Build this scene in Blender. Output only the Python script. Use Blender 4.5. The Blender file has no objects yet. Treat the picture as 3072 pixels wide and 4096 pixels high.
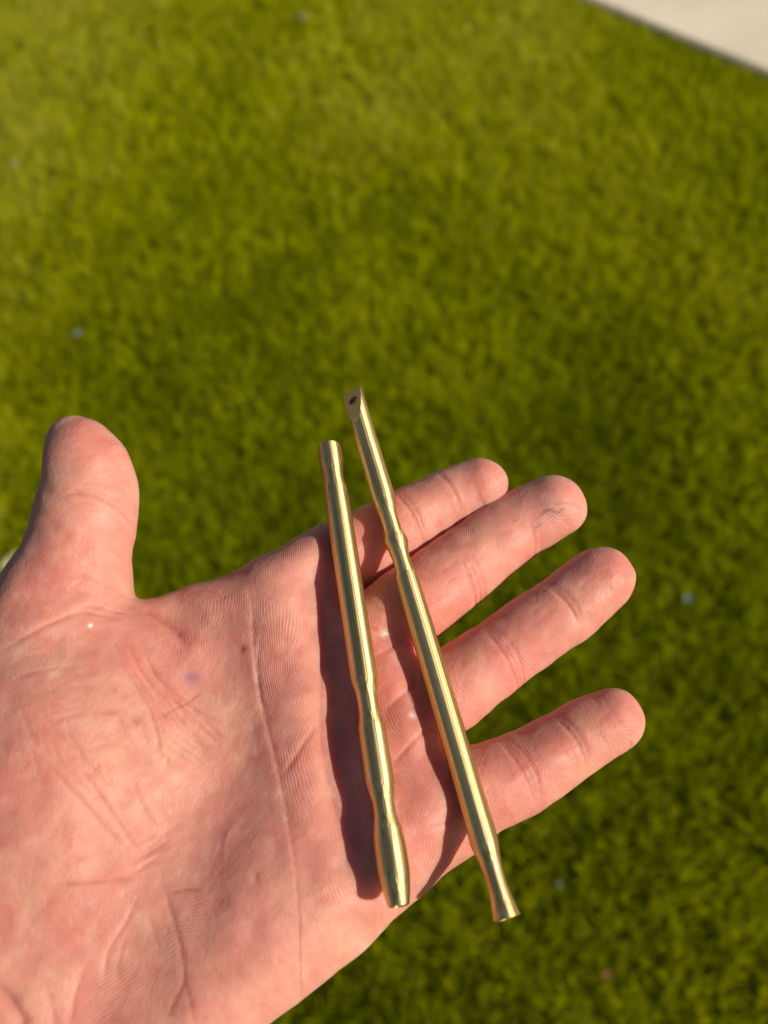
import bpy, bmesh, math, random
import numpy as np
from mathutils import Vector, Matrix

random.seed(7)
RNG = np.random.default_rng(11)
R = math.radians
scene = bpy.context.scene

# ------------------------------------------------------------------ camera
CAM = Vector((0.0, 0.0, 1.45))          # eye height over the lawn, metres
PITCH = 55.0                            # degrees below the horizon
FOC = 3889.0                            # focal length in photograph pixels (3072 x 4096)
cam_d = bpy.data.cameras.new('camera')
cam = bpy.data.objects.new('camera', cam_d)
scene.collection.objects.link(cam)
cam.location = CAM
cam.rotation_euler = (R(90 - PITCH), 0, 0)
cam_d.sensor_fit = 'VERTICAL'
cam_d.sensor_height = 36.0
cam_d.lens = 36.0 * FOC / 4096.0
cam_d.clip_start = 0.005
cam_d.clip_end = 400.0
cam_d.dof.use_dof = True
cam_d.dof.focus_distance = 0.222
cam_d.dof.aperture_fstop = 12.0
scene.camera = cam
RIGHT = Vector((1, 0, 0))
FWD = Vector((0, math.cos(R(PITCH)), -math.sin(R(PITCH))))
UP = Vector((0, math.sin(R(PITCH)), math.cos(R(PITCH))))
BACK = -FWD

# ------------------------------------------------------------------ light
SUN_A = 0.74
SUN_DIR = (RIGHT * SUN_A + BACK * math.sqrt(1 - SUN_A ** 2) + UP * 0.03).normalized()
sun_el = math.asin(SUN_DIR.z)
sun_az = math.atan2(SUN_DIR.x, SUN_DIR.y)
w = bpy.data.worlds.new('World')
scene.world = w
w.use_nodes = True
nt = w.node_tree
nt.nodes.clear()
wo = nt.nodes.new('ShaderNodeOutputWorld')
bg = nt.nodes.new('ShaderNodeBackground')
sky = nt.nodes.new('ShaderNodeTexSky')
sky.sky_type = 'NISHITA'
sky.sun_disc = False
sky.sun_elevation = sun_el
sky.sun_rotation = sun_az
sky.air_density = 1.0
sky.dust_density = 0.9
bg.inputs['Strength'].default_value = 0.05
nt.links.new(sky.outputs[0], bg.inputs[0])
nt.links.new(bg.outputs[0], wo.inputs[0])
sun_d = bpy.data.lights.new('sun', 'SUN')
sun_d.energy = 5.0
sun_d.angle = R(0.53)
sun_d.color = (1.0, 0.91, 0.79)
sun = bpy.data.objects.new('sun', sun_d)
sun.rotation_euler = SUN_DIR.to_track_quat('Z', 'Y').to_euler()
sun.location = (3, -2, 5)
scene.collection.objects.link(sun)

scene.view_settings.view_transform = 'Standard'
scene.view_settings.look = 'None'
scene.view_settings.exposure = 0.1
scene.view_settings.gamma = 1.0
scene.view_settings.use_curve_mapping = False
scene.cycles.use_denoising = True
scene.cycles.max_bounces = 8
scene.cycles.transparent_max_bounces = 8

# ------------------------------------------------------------------ helpers
def link(o, parent=None):
    scene.collection.objects.link(o)
    if parent is not None:
        o.parent = parent
    return o

def tag(o, label=None, cat=None, group=None, kind=None):
    if label: o['label'] = label
    if cat: o['category'] = cat
    if group: o['group'] = group
    if kind: o['kind'] = kind
    return o

def np_mesh(name, verts, faces, nper):
    """fast mesh from numpy arrays; faces: (n, nper)"""
    me = bpy.data.meshes.new(name)
    verts = np.asarray(verts, np.float32); faces = np.asarray(faces, np.int32)
    me.vertices.add(len(verts)); me.vertices.foreach_set('co', verts.ravel())
    me.loops.add(faces.size); me.loops.foreach_set('vertex_index', faces.ravel())
    me.polygons.add(len(faces))
    me.polygons.foreach_set('loop_start', np.arange(len(faces), dtype=np.int32) * nper)
    me.update(calc_edges=True)
    return me

def smooth(me):
    me.polygons.foreach_set('use_smooth', np.ones(len(me.polygons), bool))

class Nodes:
    def __init__(self, name):
        self.m = bpy.data.materials.new(name)
        self.m.use_nodes = True
        self.t = self.m.node_tree
        self.t.nodes.clear()
        self.out = self.n('ShaderNodeOutputMaterial')
    def n(self, kind, **kw):
        nd = self.t.nodes.new(kind)
        for k, v in kw.items():
            if k.startswith('i_'):
                nd.inputs[k[2:].replace('_', ' ')].default_value = v
            else:
                setattr(nd, k, v)
        return nd
    def l(self, a, b):
        self.t.links.new(a, b)
    def math(self, op, a, b=None, clamp=False):
        nd = self.n('ShaderNodeMath', operation=op, use_clamp=clamp)
        for i, x in enumerate((a, b)):
            if x is None: continue
            if isinstance(x, (int, float)): nd.inputs[i].default_value = x
            else: self.l(x, nd.inputs[i])
        return nd.outputs[0]
    def ramp(self, fac, stops):
        nd = self.n('ShaderNodeValToRGB')
        el = nd.color_ramp.elements
        while len(el) < len(stops): el.new(0.5)
        for e, (p, c) in zip(el, stops):
            e.position = p
            e.color = (c, c, c, 1) if isinstance(c, (int, float)) else (*c, 1)
        self.l(fac, nd.inputs[0])
        return nd.outputs[0]
    def mix(self, fac, a, b, mode='MIX'):
        nd = self.n('ShaderNodeMix', data_type='RGBA', blend_type=mode)
        for s, x in ((nd.inputs['Factor'], fac), (nd.inputs['A'], a), (nd.inputs['B'], b)):
            if isinstance(x, (int, float)): s.default_value = x
            elif isinstance(x, tuple): s.default_value = (*x, 1)
            else: self.l(x, s)
        return nd.outputs['Result']

def ray(fx, fy):
    """world direction through a point of the photograph (unit depth)"""
    return RIGHT * ((fx - 1536) / FOC) + UP * ((2048 - fy) / FOC) + FWD

def ground_pt(fx, fy, z=0.0):
    d = ray(fx, fy)
    return CAM + d * ((z - CAM.z) / d.z)

class Noise2:
    def __init__(self, seed):
        self.g = np.random.default_rng(seed).random((256, 256)).astype(np.float32)
    def __call__(self, x, y):
        xi = np.floor(x).astype(int); yi = np.floor(y).astype(int)
        fx = x - xi; fy = y - yi
        fx = fx * fx * (3 - 2 * fx); fy = fy * fy * (3 - 2 * fy)
        g = self.g
        a = g[xi & 255, yi & 255]; b = g[(xi + 1) & 255, yi & 255]
        c = g[xi & 255, (yi + 1) & 255]; d = g[(xi + 1) & 255, (yi + 1) & 255]
        return (a * (1 - fx) + b * fx) * (1 - fy) + (c * (1 - fx) + d * fx) * fy
    def fbm(self, x, y, o=3):
        s = 0; a = 0.5; t = 0
        for i in range(o):
            s = s + a * self(x * 2 ** i + 17.3 * i, y * 2 ** i + 5.1 * i); t += a; a *= 0.5
        return s / t

# ------------------------------------------------------------------ ground: soil, path
def soil_material():
    N = Nodes('soil')
    b = N.n('ShaderNodeBsdfDiffuse')
    tc = N.n('ShaderNodeTexCoord')
    nz = N.n('ShaderNodeTexNoise', i_Scale=38.0, i_Detail=6.0)
    N.l(tc.outputs['Object'], nz.inputs['Vector'])
    col = N.ramp(nz.outputs[0], [(0.3, (0.03, 0.032, 0.002)), (0.55, (0.09, 0.095, 0.004)), (0.8, (0.14, 0.14, 0.01))])
    N.l(col, b.inputs['Color'])
    N.l(b.outputs[0], N.out.inputs[0])
    return N.m

def concrete_material():
    N = Nodes('pale_concrete')
    b = N.n('ShaderNodeBsdfPrincipled', i_Roughness=0.85)
    tc = N.n('ShaderNodeTexCoord')
    n1 = N.n('ShaderNodeTexNoise', i_Scale=3.5, i_Detail=5.0)
    n2 = N.n('ShaderNodeTexNoise', i_Scale=160.0, i_Detail=3.0)
    N.l(tc.outputs['Object'], n1.inputs['Vector']); N.l(tc.outputs['Object'], n2.inputs['Vector'])
    c1 = N.ramp(n1.outputs[0], [(0.3, (0.66, 0.56, 0.40)), (0.7, (0.78, 0.69, 0.52))])
    c2 = N.ramp(n2.outputs[0], [(0.3, 0.82), (0.6, 1.0)])
    N.l(N.mix(1.0, c1, c2, 'MULTIPLY'), b.inputs['Base Color'])
    bp = N.n('ShaderNodeBump', i_Strength=0.4, i_Distance=0.002)
    N.l(n2.outputs[0], bp.inputs['Height']); N.l(bp.outputs[0], b.inputs['Normal'])
    N.l(b.outputs[0], N.out.inputs[0])
    return N.m

EA = ground_pt(2352, 0, 0.02); EB = ground_pt(3072, 297, 0.02)          # the straight edge of the path
ED = Vector((EB.x - EA.x, EB.y - EA.y, 0)).normalized()     # along the edge, towards the viewer
EN = Vector((-ED.y, ED.x, 0))
if EN.dot(Vector((1, 1, 0))) < 0: EN = -EN                  # out of the lawn, onto the path

gm = bpy.data.meshes.new('ground')
S = 30.0
gm.from_pydata([(-S, -S, 0), (S, -S, 0), (S, S, 0), (-S, S, 0)], [], [(0, 1, 2, 3)])
ground = link(bpy.data.objects.new('ground', gm))
gm.materials.append(soil_material())
tag(ground, kind='structure')

bm = bmesh.new()
GAP = 0.012
p0 = EA - ED * 12 + EN * GAP; p1 = EB + ED * 8 + EN * GAP
p2 = p1 + EN * 12; p3 = p0 + EN * 12
vs = [bm.verts.new((p.x, p.y, z)) for z in (-0.06, 0.022) for p in (p0, p1, p2, p3)]
for f in ((0, 1, 2, 3), (7, 6, 5, 4), (0, 4, 5, 1), (1, 5, 6, 2), (2, 6, 7, 3), (3, 7, 4, 0)):
    bm.faces.new([vs[i] for i in f])
bmesh.ops.recalc_face_normals(bm, faces=bm.faces)
top = [e for e in bm.edges if all(v.co.z > 0 for v in e.verts)]
bmesh.ops.bevel(bm, geom=top, offset=0.006, segments=3, affect='EDGES')
me = bpy.data.meshes.new('path'); bm.to_mesh(me); bm.free()
me.materials.append(concrete_material())
path = link(bpy.data.objects.new('path', me))
tag(path, kind='structure')

# ------------------------------------------------------------------ lawn
def grass_material():
    N = Nodes('grass_blade')
    at = N.n('ShaderNodeAttribute', attribute_name='blade')
    b = N.n('ShaderNodeBsdfPrincipled', i_Roughness=0.5)
    b.inputs['Specular IOR Level'].default_value = 0.06
    tr = N.n('ShaderNodeBsdfTranslucent')
    N.l(at.outputs['Color'], b.inputs['Base Color'])
    tcol = N.mix(1.0, at.outputs['Color'], (1.15, 1.15, 0.55), 'MULTIPLY')
    N.l(tcol, tr.inputs['Color'])
    mx = N.n('ShaderNodeMixShader', i_Fac=0.46)
    N.l(b.outputs[0], mx.inputs[1]); N.l(tr.outputs[0], mx.inputs[2])
    N.l(mx.outputs[0], N.out.inputs[0])
    return N.m

def build_lawn():
    # roots: dense over what the camera sees, thinner around it
    def quad_pts(n, corners):
        a, b, c, d = [np.array(p) for p in corners]
        s = RNG.random(n * 2); t = RNG.random(n * 2)
        wa = np.linalg.norm(b - a); wc = np.linalg.norm(c - d)
        keep = RNG.random(n * 2) < (wa + (wc - wa) * t) / max(wa, wc)
        s = s[keep][:n]; t = t[keep][:n]
        lo = a + (b - a) * s[:, None]; hi = d + (c - d) * s[:, None]
        return lo + (hi - lo) * t[:, None]
    g = lambda x, y: ground_pt(x, y)[:2]
    core = quad_pts(500000, [g(-380, 4600), g(3452, 4600), g(3452, -200), g(-380, -200)])
    core = core + RNG.normal(0, .05, core.shape) * np.abs(RNG.normal(0, 1.2, (len(core), 1)))      # no hard border to the thick sward
    ns = 230000
    side = np.stack([RNG.uniform(-3.0, 3.0, ns), RNG.uniform(-0.9, 4.2, ns)], 1)
    P = np.concatenate([core, side]); wide = np.concatenate([np.ones(len(core)), np.full(ns, 1.7)])
    dist = (P - np.array(EA[:2])) @ np.array(EN[:2])
    wide = wide[dist < -0.012]; P = P[dist < -0.012]
    n1 = Noise2(3); n2 = Noise2(4); n3 = Noise2(5)
    # gather the blades into loose tufts
    for sc, amt in ((60.0, 0.012), (24.0, 0.016)):
        gx = n1.fbm(P[:, 0] * sc, P[:, 1] * sc, 2) - .5
        gy = n2.fbm(P[:, 0] * sc + 31, P[:, 1] * sc, 2) - .5
        P = P + np.stack([gx, gy], 1) * amt
    d2 = (P - np.array(EA[:2])) @ np.array(EN[:2])
    wide = wide[d2 < 0.004]; P = P[d2 < 0.004]
    thin = n3.fbm(P[:, 0] * 48 + 3, P[:, 1] * 48, 2)
    kp = RNG.random(len(P)) < np.clip((thin - .22) * 5, .3, 1)
    P = P[kp]; wide = wide[kp]
    n = len(P)
    clump = n3.fbm(P[:, 0] * 55, P[:, 1] * 55, 3)
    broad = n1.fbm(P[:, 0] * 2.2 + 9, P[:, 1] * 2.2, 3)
    # shading painted into blade colour: darker middle and lower right, lighter far left
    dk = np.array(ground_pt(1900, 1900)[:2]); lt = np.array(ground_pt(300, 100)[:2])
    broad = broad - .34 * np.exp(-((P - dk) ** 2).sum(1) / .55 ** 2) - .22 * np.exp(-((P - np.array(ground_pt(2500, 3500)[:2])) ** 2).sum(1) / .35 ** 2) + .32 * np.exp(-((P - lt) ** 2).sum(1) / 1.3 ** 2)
    h = (0.013 + 0.028 * clump) * RNG.uniform(0.55, 1.25, n)
    az = RNG.uniform(0, 2 * np.pi, n)
    lean = np.abs(RNG.normal(0.26, 0.24, n))
    flow = (n2.fbm(P[:, 0] * 6, P[:, 1] * 6, 2) - .5) * 14
    az = np.where(RNG.random(n) < 0.5, az, flow + RNG.normal(0, .6, n))
    wd = RNG.uniform(0.0006, 0.0011, n) * wide
    dx, dy = np.cos(az), np.sin(az)
    tw = az + np.pi / 2 + RNG.normal(0, 0.6, n)
    sx, sy = np.cos(tw) * wd, np.sin(tw) * wd
    base = np.stack([P[:, 0], P[:, 1], np.full(n, -0.001)], 1)
    mid = base + np.stack([dx * h * lean * .35, dy * h * lean * .35, h * .62], 1)
    tip = base + np.stack([dx * h * lean * 1.1, dy * h * lean * 1.1, h * np.clip(1.08 - .28 * lean ** 2, .45, 1.1)], 1)
    side_v = np.stack([sx, sy, np.zeros(n)], 1)
    V = np.stack([base - side_v, base + side_v, mid + side_v * .85, mid - side_v * .85, tip], 1).reshape(-1, 3)
    k = np.arange(n) * 5
    tris = np.concatenate([np.stack([k, k + 1, k + 2], 1), np.stack([k, k + 2, k + 3], 1), np.stack([k + 3, k + 2, k + 4], 1)])
    me = np_mesh('lawn_grass', V, tris, 3)
    # the blades' own colours, shifted by the painted shading
    pal = np.array([[0.35, 0.38, 0.001], [0.51, 0.525, 0.002], [0.16, 0.205, 0.001], [0.52, 0.50, 0.02], [0.54, 0.51, 0.08]])
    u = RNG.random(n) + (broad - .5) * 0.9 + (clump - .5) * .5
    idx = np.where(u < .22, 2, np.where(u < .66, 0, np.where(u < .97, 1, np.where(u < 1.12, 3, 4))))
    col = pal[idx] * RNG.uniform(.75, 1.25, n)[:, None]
    col5 = np.repeat(col, 5, 0)
    rgba = np.ones((n * 5, 4), np.float32); rgba[:, :3] = col5
    a = me.color_attributes.new('blade', 'FLOAT_COLOR', 'POINT')
    a.data.foreach_set('color', rgba.ravel())
    me.materials.append(grass_material())
    o = link(bpy.data.objects.new('lawn_grass', me))
    tag(o, 'short yellow green lawn grass below the hand', 'grass', kind='stuff')
build_lawn()

# ------------------------------------------------------------------ hand
TILT = 25.0                                        # the palm lies almost level under the lens
HU = RIGHT
HV = (UP * math.cos(R(TILT)) - BACK * math.sin(R(TILT))).normalized()
HW = (BACK * math.cos(R(TILT)) + UP * math.sin(R(TILT))).normalized()
HO = CAM + ray(1536, 2700) * 0.225
HAND_M = Matrix(((HU.x, HV.x, HW.x, HO.x), (HU.y, HV.y, HW.y, HO.y), (HU.z, HV.z, HW.z, HO.z), (0, 0, 0, 1)))
_lc = CAM - HO
CAMH = np.array([_lc.dot(HU), _lc.dot(HV), _lc.dot(HW)]) * 1000.0     # camera in hand space, mm

def uv(fx, fy, h=0.0):
    """point of the hand's own space (mm) that is seen at a place of the photograph and lies h above the palm plane"""
    d = ray(fx, fy)
    d = np.array([d.dot(HU), d.dot(HV), d.dot(HW)])
    return CAMH + d * ((h - CAMH[2]) / d[2])

def mmpp(fx, fy, h=0.0):
    """millimetres per photograph pixel there"""
    p = uv(fx, fy, h)
    d = ray(fx, fy)
    dv = np.array([d.dot(HU), d.dot(HV), d.dot(HW)])
    return float(np.linalg.norm(p - CAMH) / np.linalg.norm(dv)) / FOC

def spline(pts, per=6):
    pts = np.asarray(pts, float)
    P = np.vstack([2 * pts[0] - pts[1], pts, 2 * pts[-1] - pts[-2]])
    out = []
    for i in range(1, len(P) - 2):
        for k in range(per):
            t = k / per
            a, b, c, d = P[i - 1], P[i], P[i + 1], P[i + 2]
            out.append(.5 * (2 * b + (c - a) * t + (2 * a - 5 * b + 4 * c - d) * t * t + (3 * b - a - 3 * c + d) * t ** 3))
    out.append(pts[-1])
    return np.array(out)

# centre line stations: photograph x, y, half width in pixels, height of the axis over the palm plane (mm)
DIGITS = {
    'index':  [(1325, 2262, 150, -1.0), (1500, 2162, 147, 0.0), (1703, 2044, 129, 0.5), (1866, 1960, 112, 1.5), (1928, 1937, 105, 2.5)],
    'middle': [(1450, 2590, 160, -1.0), (1585, 2472, 168, 0.0), (1735, 2360, 161, 0.0), (1939, 2199, 145, -0.5), (2085, 2098, 140, 0.0), (2208, 2030, 133, 1.5)],
    'ring':   [(1630, 2880, 165, 0.0), (1770, 2780, 165, 1.0), (1901, 2686, 157, 1.0), (2058, 2576, 147, 1.5), (2251, 2443, 144, 3.0), (2402, 2320, 134, 5.0)],
    'little': [(1710, 3240, 178, 0.0), (1840, 3190, 178, 1.0), (1972, 3144, 172, 1.0), (2095, 3085, 160, 1.0), (2318, 2954, 144, 2.0), (2445, 2880, 131, 3.0)],
    'thumb':  [(296, 1772, 106, 17.0), (338, 1850, 160, 16.0), (359, 1960, 192, 14.0), (341, 2090, 203, 11.5), (302, 2233, 214, 9.0), (262, 2340, 232, 6.5), (210, 2480, 260, 4.0)],
}
TUBES = {}
for nm, st in DIGITS.items():
    q = []
    for fx, fy, hw, h in st:
        q.append([*uv(fx, fy, h), hw * mmpp(fx, fy, h)])
    TUBES[nm] = spline(q, 5)

PALM = [(520, 2330), (539, 2414), (597, 2402), (663, 2377), (753, 2347), (844, 2323), (928, 2302), (979, 2270), (1044, 2233), (1120, 2200),
        (1200, 2153), (1300, 2095), (1370, 2130), (1400, 2250), (1430, 2380), (1520, 2440), (1610, 2500), (1680, 2580), (1730, 2680), (1780, 2830), (1820, 2960),
        (1960, 3080), (1985, 3220), (1960, 3370), (1882, 3425), (1832, 3460), (1768, 3511), (1705, 3565), (1642, 3615), (1578, 3672), (1522, 3735),
        (1458, 3800), (1356, 3888), (1266, 3956), (1175, 4028), (1076, 4100), (940, 4210), (800, 4340), (640, 4500), None, (-560, 3900), (-260, 3500), (-160, 3100), (-110, 2800), (-60, 2560), (0, 2380), (60, 2290), (250, 2200), (420, 2240)]
FOREARM = [(-50, -98), (-58, -113), (-72, -140), (-95, -180), (-122, -219), (-200, -206), (-176, -166), (-146, -122), (-128, -95), (-117, -78)]   # mm, beyond the frame
PALM_UV = np.array([q for p in PALM for q in (FOREARM if p is None else [uv(*p, 0)[:2]])])

lo = np.array([-212.0, -228.0, -34.0]); hi = np.array([80.0, 82.0, 40.0])
VOX = 0.42; BLK = 8

def poly_sdf(pts, poly):
    d = np.full(len(pts), 1e9); s = np.ones(len(pts))
    n = len(poly); j = n - 1
    for i in range(n):
        e = poly[j] - poly[i]; wv = pts - poly[i]
        t = np.clip((wv @ e) / (e @ e), 0, 1)
        b = wv - e * t[:, None]
        d = np.minimum(d, (b * b).sum(1))
        c1 = pts[:, 1] >= poly[i, 1]; c2 = pts[:, 1] < poly[j, 1]; c3 = e[0] * wv[:, 1] > e[1] * wv[:, 0]
        s = np.where((c1 & c2 & c3) | (~c1 & ~c2 & ~c3), -s, s)
        j = i
    return s * np.sqrt(d)

def seg_dist2(p, poly):
    """distance of (n,2) points to a polyline"""
    d = np.full(len(p), 1e9)
    for a, b in zip(poly[:-1], poly[1:]):
        e = b - a; wv = p - a
        t = np.clip((wv @ e) / max(e @ e, 1e-9), 0, 1)
        q = wv - e * t[:, None]
        d = np.minimum(d, (q * q).sum(1))
    return np.sqrt(d)

# 2d field of the palm outline, a little blurred so that it has no creases of its own
GS = 0.6
gx = np.arange(lo[0] - 4, hi[0] + 4, GS); gy = np.arange(lo[1] - 4, hi[1] + 4, GS)
GX, GY = np.meshgrid(gx, gy, indexing='ij')
F2 = poly_sdf(np.stack([GX.ravel(), GY.ravel()], 1), PALM_UV).reshape(GX.shape)
for _ in range(6):
    F2 = np.pad(F2, 1, mode='edge'); F2 = (F2[:-2] + F2[1:-1] * 2 + F2[2:]) / 4; F2 = (F2[:, :-2] + F2[:, 1:-1] * 2 + F2[:, 2:]) / 4

def bump(u, v, fx, fy, ru, rv, ang=0.0, h=0.0):
    c = uv(fx, fy, h)
    a = R(ang)
    du = (u - c[0]) * math.cos(a) + (v - c[1]) * math.sin(a); dv = -(u - c[0]) * math.sin(a) + (v - c[1]) * math.cos(a)
    return np.exp(-((du / ru) ** 2 + (dv / rv) ** 2))

TROUGH = np.array([uv(x, y, 9)[:2] for x, y in ((1265, 2330), (1315, 2600), (1335, 2850), (1365, 3100), (1410, 3400), (1450, 3620), (1450, 3720))])
CUP = np.array([uv(x, y, 9)[:2] for x, y in ((760, 2560), (900, 2850), (880, 3200), (640, 3600), (420, 4100))])
FLEX = np.array([uv(x, y, 6)[:2] for x, y in ((1440, 2320), (1590, 2560), (1690, 2760), (1760, 3000), (1850, 3270), (1880, 3400))])

def front(u, v):
    q = np.stack([u, v], 1)
    z = np.full(len(u), 10.5)
    z += 9.5 * bump(u, v, 250, 2980, 24, 30, 20)              # ball of the thumb
    z += 3.0 * bump(u, v, 120, 3500, 24, 26)
    z += 4.5 * bump(u, v, 1130, 3560, 17, 30, -52)            # heel on the little finger side
    z += 2.2 * bump(u, v, 1120, 2480, 8, 13)                  # pads under the fingers
    z += 1.6 * bump(u, v, 1180, 2950, 8, 16)
    z += 1.4 * bump(u, v, 1540, 2560, 5.2, 5.5); z += 1.6 * bump(u, v, 1580, 2760, 5.6, 5.5)
    z += 1.7 * bump(u, v, 1625, 2950, 5.8, 5.5); z += 2.2 * bump(u, v, 1690, 3240, 7.5, 9.5)
    z -= 2.6 * np.exp(-(seg_dist2(q, TROUGH) / 4.2) ** 2)
    z -= 2.6 * np.exp(-(seg_dist2(q, CUP) / 12.0) ** 2)
    z -= 1.6 * np.exp(-(seg_dist2(q, FLEX) / 4.0) ** 2)
    z -= 3.5 * bump(u, v, 700, 2470, 9, 6)                    # the web beside the thumb
    z += 2.6 * bump(u, v, 1465, 3590, 6, 8)
    wrist = 1 / (1 + np.exp(((u * .55 + v * .83) + 118) / 7.0))
    z += wrist * 4.0
    return z

def back(u, v):
    wrist = 1 / (1 + np.exp(((u * .55 + v * .83) + 100) / 12.0))
    return -13.0 - 7.0 * wrist

_gq = (GX.ravel(), GY.ravel())
FR2 = front(*_gq).reshape(GX.shape); BK2 = back(*_gq).reshape(GX.shape)

def samp2(u, v):
    x = np.clip((u - gx[0]) / GS, 0, len(gx) - 1.001); y = np.clip((v - gy[0]) / GS, 0, len(gy) - 1.001)
    i = x.astype(int); j = y.astype(int); fx = x - i; fy = y - j
    wa, wb, wc, wd = (1 - fx) * (1 - fy), fx * (1 - fy), (1 - fx) * fy, fx * fy
    return [G[i, j] * wa + G[i + 1, j] * wb + G[i, j + 1] * wc + G[i + 1, j + 1] * wd for G in (F2, FR2, BK2)]

def tube(p, T, flat=1.0):
    x, y, z = (np.ascontiguousarray(p[:, i], dtype=np.float32) for i in range(3))
    d = np.full(len(p), 1e3, np.float32)
    for a, b in zip(T[:-1].astype(np.float32), T[1:].astype(np.float32)):
        e = b - a; inv = np.float32(1 / float(e[0] ** 2 + e[1] ** 2 + e[2] ** 2))
        px = x - a[0]; py = y - a[1]; pz = z - a[2]
        t = np.clip((px * e[0] + py * e[1] + pz * e[2]) * inv, 0, 1)
        px -= e[0] * t; py -= e[1] * t; pz -= e[2] * t; pz *= np.float32(flat)
        np.minimum(d, np.sqrt(px * px + py * py + pz * pz) - (a[3] + e[3] * t), out=d)
    return d.astype(float)

def smin(a, b, k):
    h = np.clip(.5 + .5 * (b - a) / k, 0, 1)
    return b + (a - b) * h - k * h * (1 - h)

def sdf(p):
    u, v, ww = p[:, 0], p[:, 1], p[:, 2]
    f2, zf, zb = samp2(u, v)
    hh = (zf - zb) / 2; zc = (zf + zb) / 2
    Rr = np.minimum(11.5, hh * .98)
    qx = f2 + Rr; qz = np.abs(ww - zc) - (hh - Rr)
    palm = np.minimum(np.maximum(qx, qz), 0) + np.sqrt(np.maximum(qx, 0) ** 2 + np.maximum(qz, 0) ** 2) - Rr
    th = np.full(len(p), 1e3)
    T = TUBES['thumb']
    box = (p > T[:, :3].min(0) - 30).all(1) & (p < T[:, :3].max(0) + 30).all(1)
    if box.any(): th[box] = tube(p[box], T, 1.08)
    d = smin(palm, th, 6.0)
    fg = np.full(len(p), 1e3)
    for nm in ('index', 'middle', 'ring', 'little'):
        T = TUBES[nm]
        box = (p > T[:, :3].min(0) - 18).all(1) & (p < T[:, :3].max(0) + 18).all(1)
        if box.any():
            fg[box] = np.minimum(fg[box], tube(p[box], T, 1.05))
    return smin(d, fg, 3.2)

def surface_nets():
    nb = np.ceil((hi - lo) / (VOX * BLK)).astype(int)
    dim = nb * BLK
    cen = [lo[i] + (np.arange(nb[i]) + .5) * BLK * VOX for i in range(3)]
    C = np.stack(np.meshgrid(*cen, indexing='ij'), -1).reshape(-1, 3)
    cd = sdf(C)
    vol = np.repeat(np.repeat(np.repeat(cd.reshape(nb), BLK, 0), BLK, 1), BLK, 2).astype(np.float32)
    near = np.where(np.abs(cd) < BLK * VOX * .87 + 2.0)[0]
    bi = np.stack(np.unravel_index(near, nb), 1)
    off = np.stack(np.meshgrid(*[np.arange(BLK)] * 3, indexing='ij'), -1).reshape(-1, 3)
    for s in range(0, len(bi), 400):
        vi = (bi[s:s + 400, None, :] * BLK + off[None]).reshape(-1, 3)
        vol[vi[:, 0], vi[:, 1], vi[:, 2]] = sdf(lo + vi * VOX)
    ins = vol < 0
    cnt = np.zeros(np.array(dim) - 1, np.uint8)
    for a in (0, 1):
        for b in (0, 1):
            for c in (0, 1):
                cnt += ins[a:dim[0] - 1 + a, b:dim[1] - 1 + b, c:dim[2] - 1 + c]
    act = np.argwhere((cnt > 0) & (cnt < 8))
    ids = np.full(cnt.shape, -1, np.int32); ids[act[:, 0], act[:, 1], act[:, 2]] = np.arange(len(act))
    cor = np.array([[a, b, c] for a in (0, 1) for b in (0, 1) for c in (0, 1)])
    val = np.stack([vol[act[:, 0] + c[0], act[:, 1] + c[1], act[:, 2] + c[2]] for c in cor], 1)
    acc = np.zeros((len(act), 3)); num = np.zeros(len(act))
    for i in range(8):
        for j in range(i + 1, 8):
            if np.abs(cor[i] - cor[j]).sum() != 1: continue
            m = (val[:, i] < 0) != (val[:, j] < 0)
            t = np.where(m, val[:, i] / np.where(m, val[:, i] - val[:, j], 1), 0)
            acc += np.where(m[:, None], cor[i] + (cor[j] - cor[i]) * t[:, None], 0); num += m
    V = lo + (act + acc / num[:, None]) * VOX
    F = []
    for ax in range(3):
        a = [slice(None)] * 3; b = [slice(None)] * 3
        a[ax] = slice(0, -1); b[ax] = slice(1, None)
        e = np.argwhere(ins[tuple(a)] != ins[tuple(b)])
        flip = ins[e[:, 0], e[:, 1], e[:, 2]]
        o1, o2 = [(1, 2), (2, 0), (0, 1)][ax]
        d1 = np.zeros(3, int); d2 = np.zeros(3, int); d1[o1] = 1; d2[o2] = 1
        ok = (e[:, o1] > 0) & (e[:, o2] > 0); e = e[ok]; flip = flip[ok]
        g = lambda q: ids[q[:, 0], q[:, 1], q[:, 2]]
        Q = np.stack([g(e), g(e - d1), g(e - d1 - d2), g(e - d2)], 1)
        Q = np.where(flip[:, None], Q, Q[:, ::-1])
        F.append(Q[(Q >= 0).all(1)])
    return V, np.concatenate(F)

HV_, HF_ = surface_nets()

def grad(p, e=0.35):
    g = np.zeros_like(p)
    for i in range(3):
        d = np.zeros(3); d[i] = e
        g[:, i] = sdf(p + d) - sdf(p - d)
    return g / np.maximum(np.linalg.norm(g, axis=1), 1e-6)[:, None]

nrm = grad(HV_)
dd = sdf(HV_)
HV_ = HV_ - nrm * np.clip(dd, -.3, .3)[:, None]
nrm = grad(HV_, 0.6)

# --- relief: creases, folds and small bumps of the skin, drawn on the palm side
CR = []          # (polyline mm, depth mm, width mm)
def crease(pts, depth, width, h=9.0, per=4):
    CR.append((spline([uv(x, y, h)[:2] for x, y in pts], per), depth, width))

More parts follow.
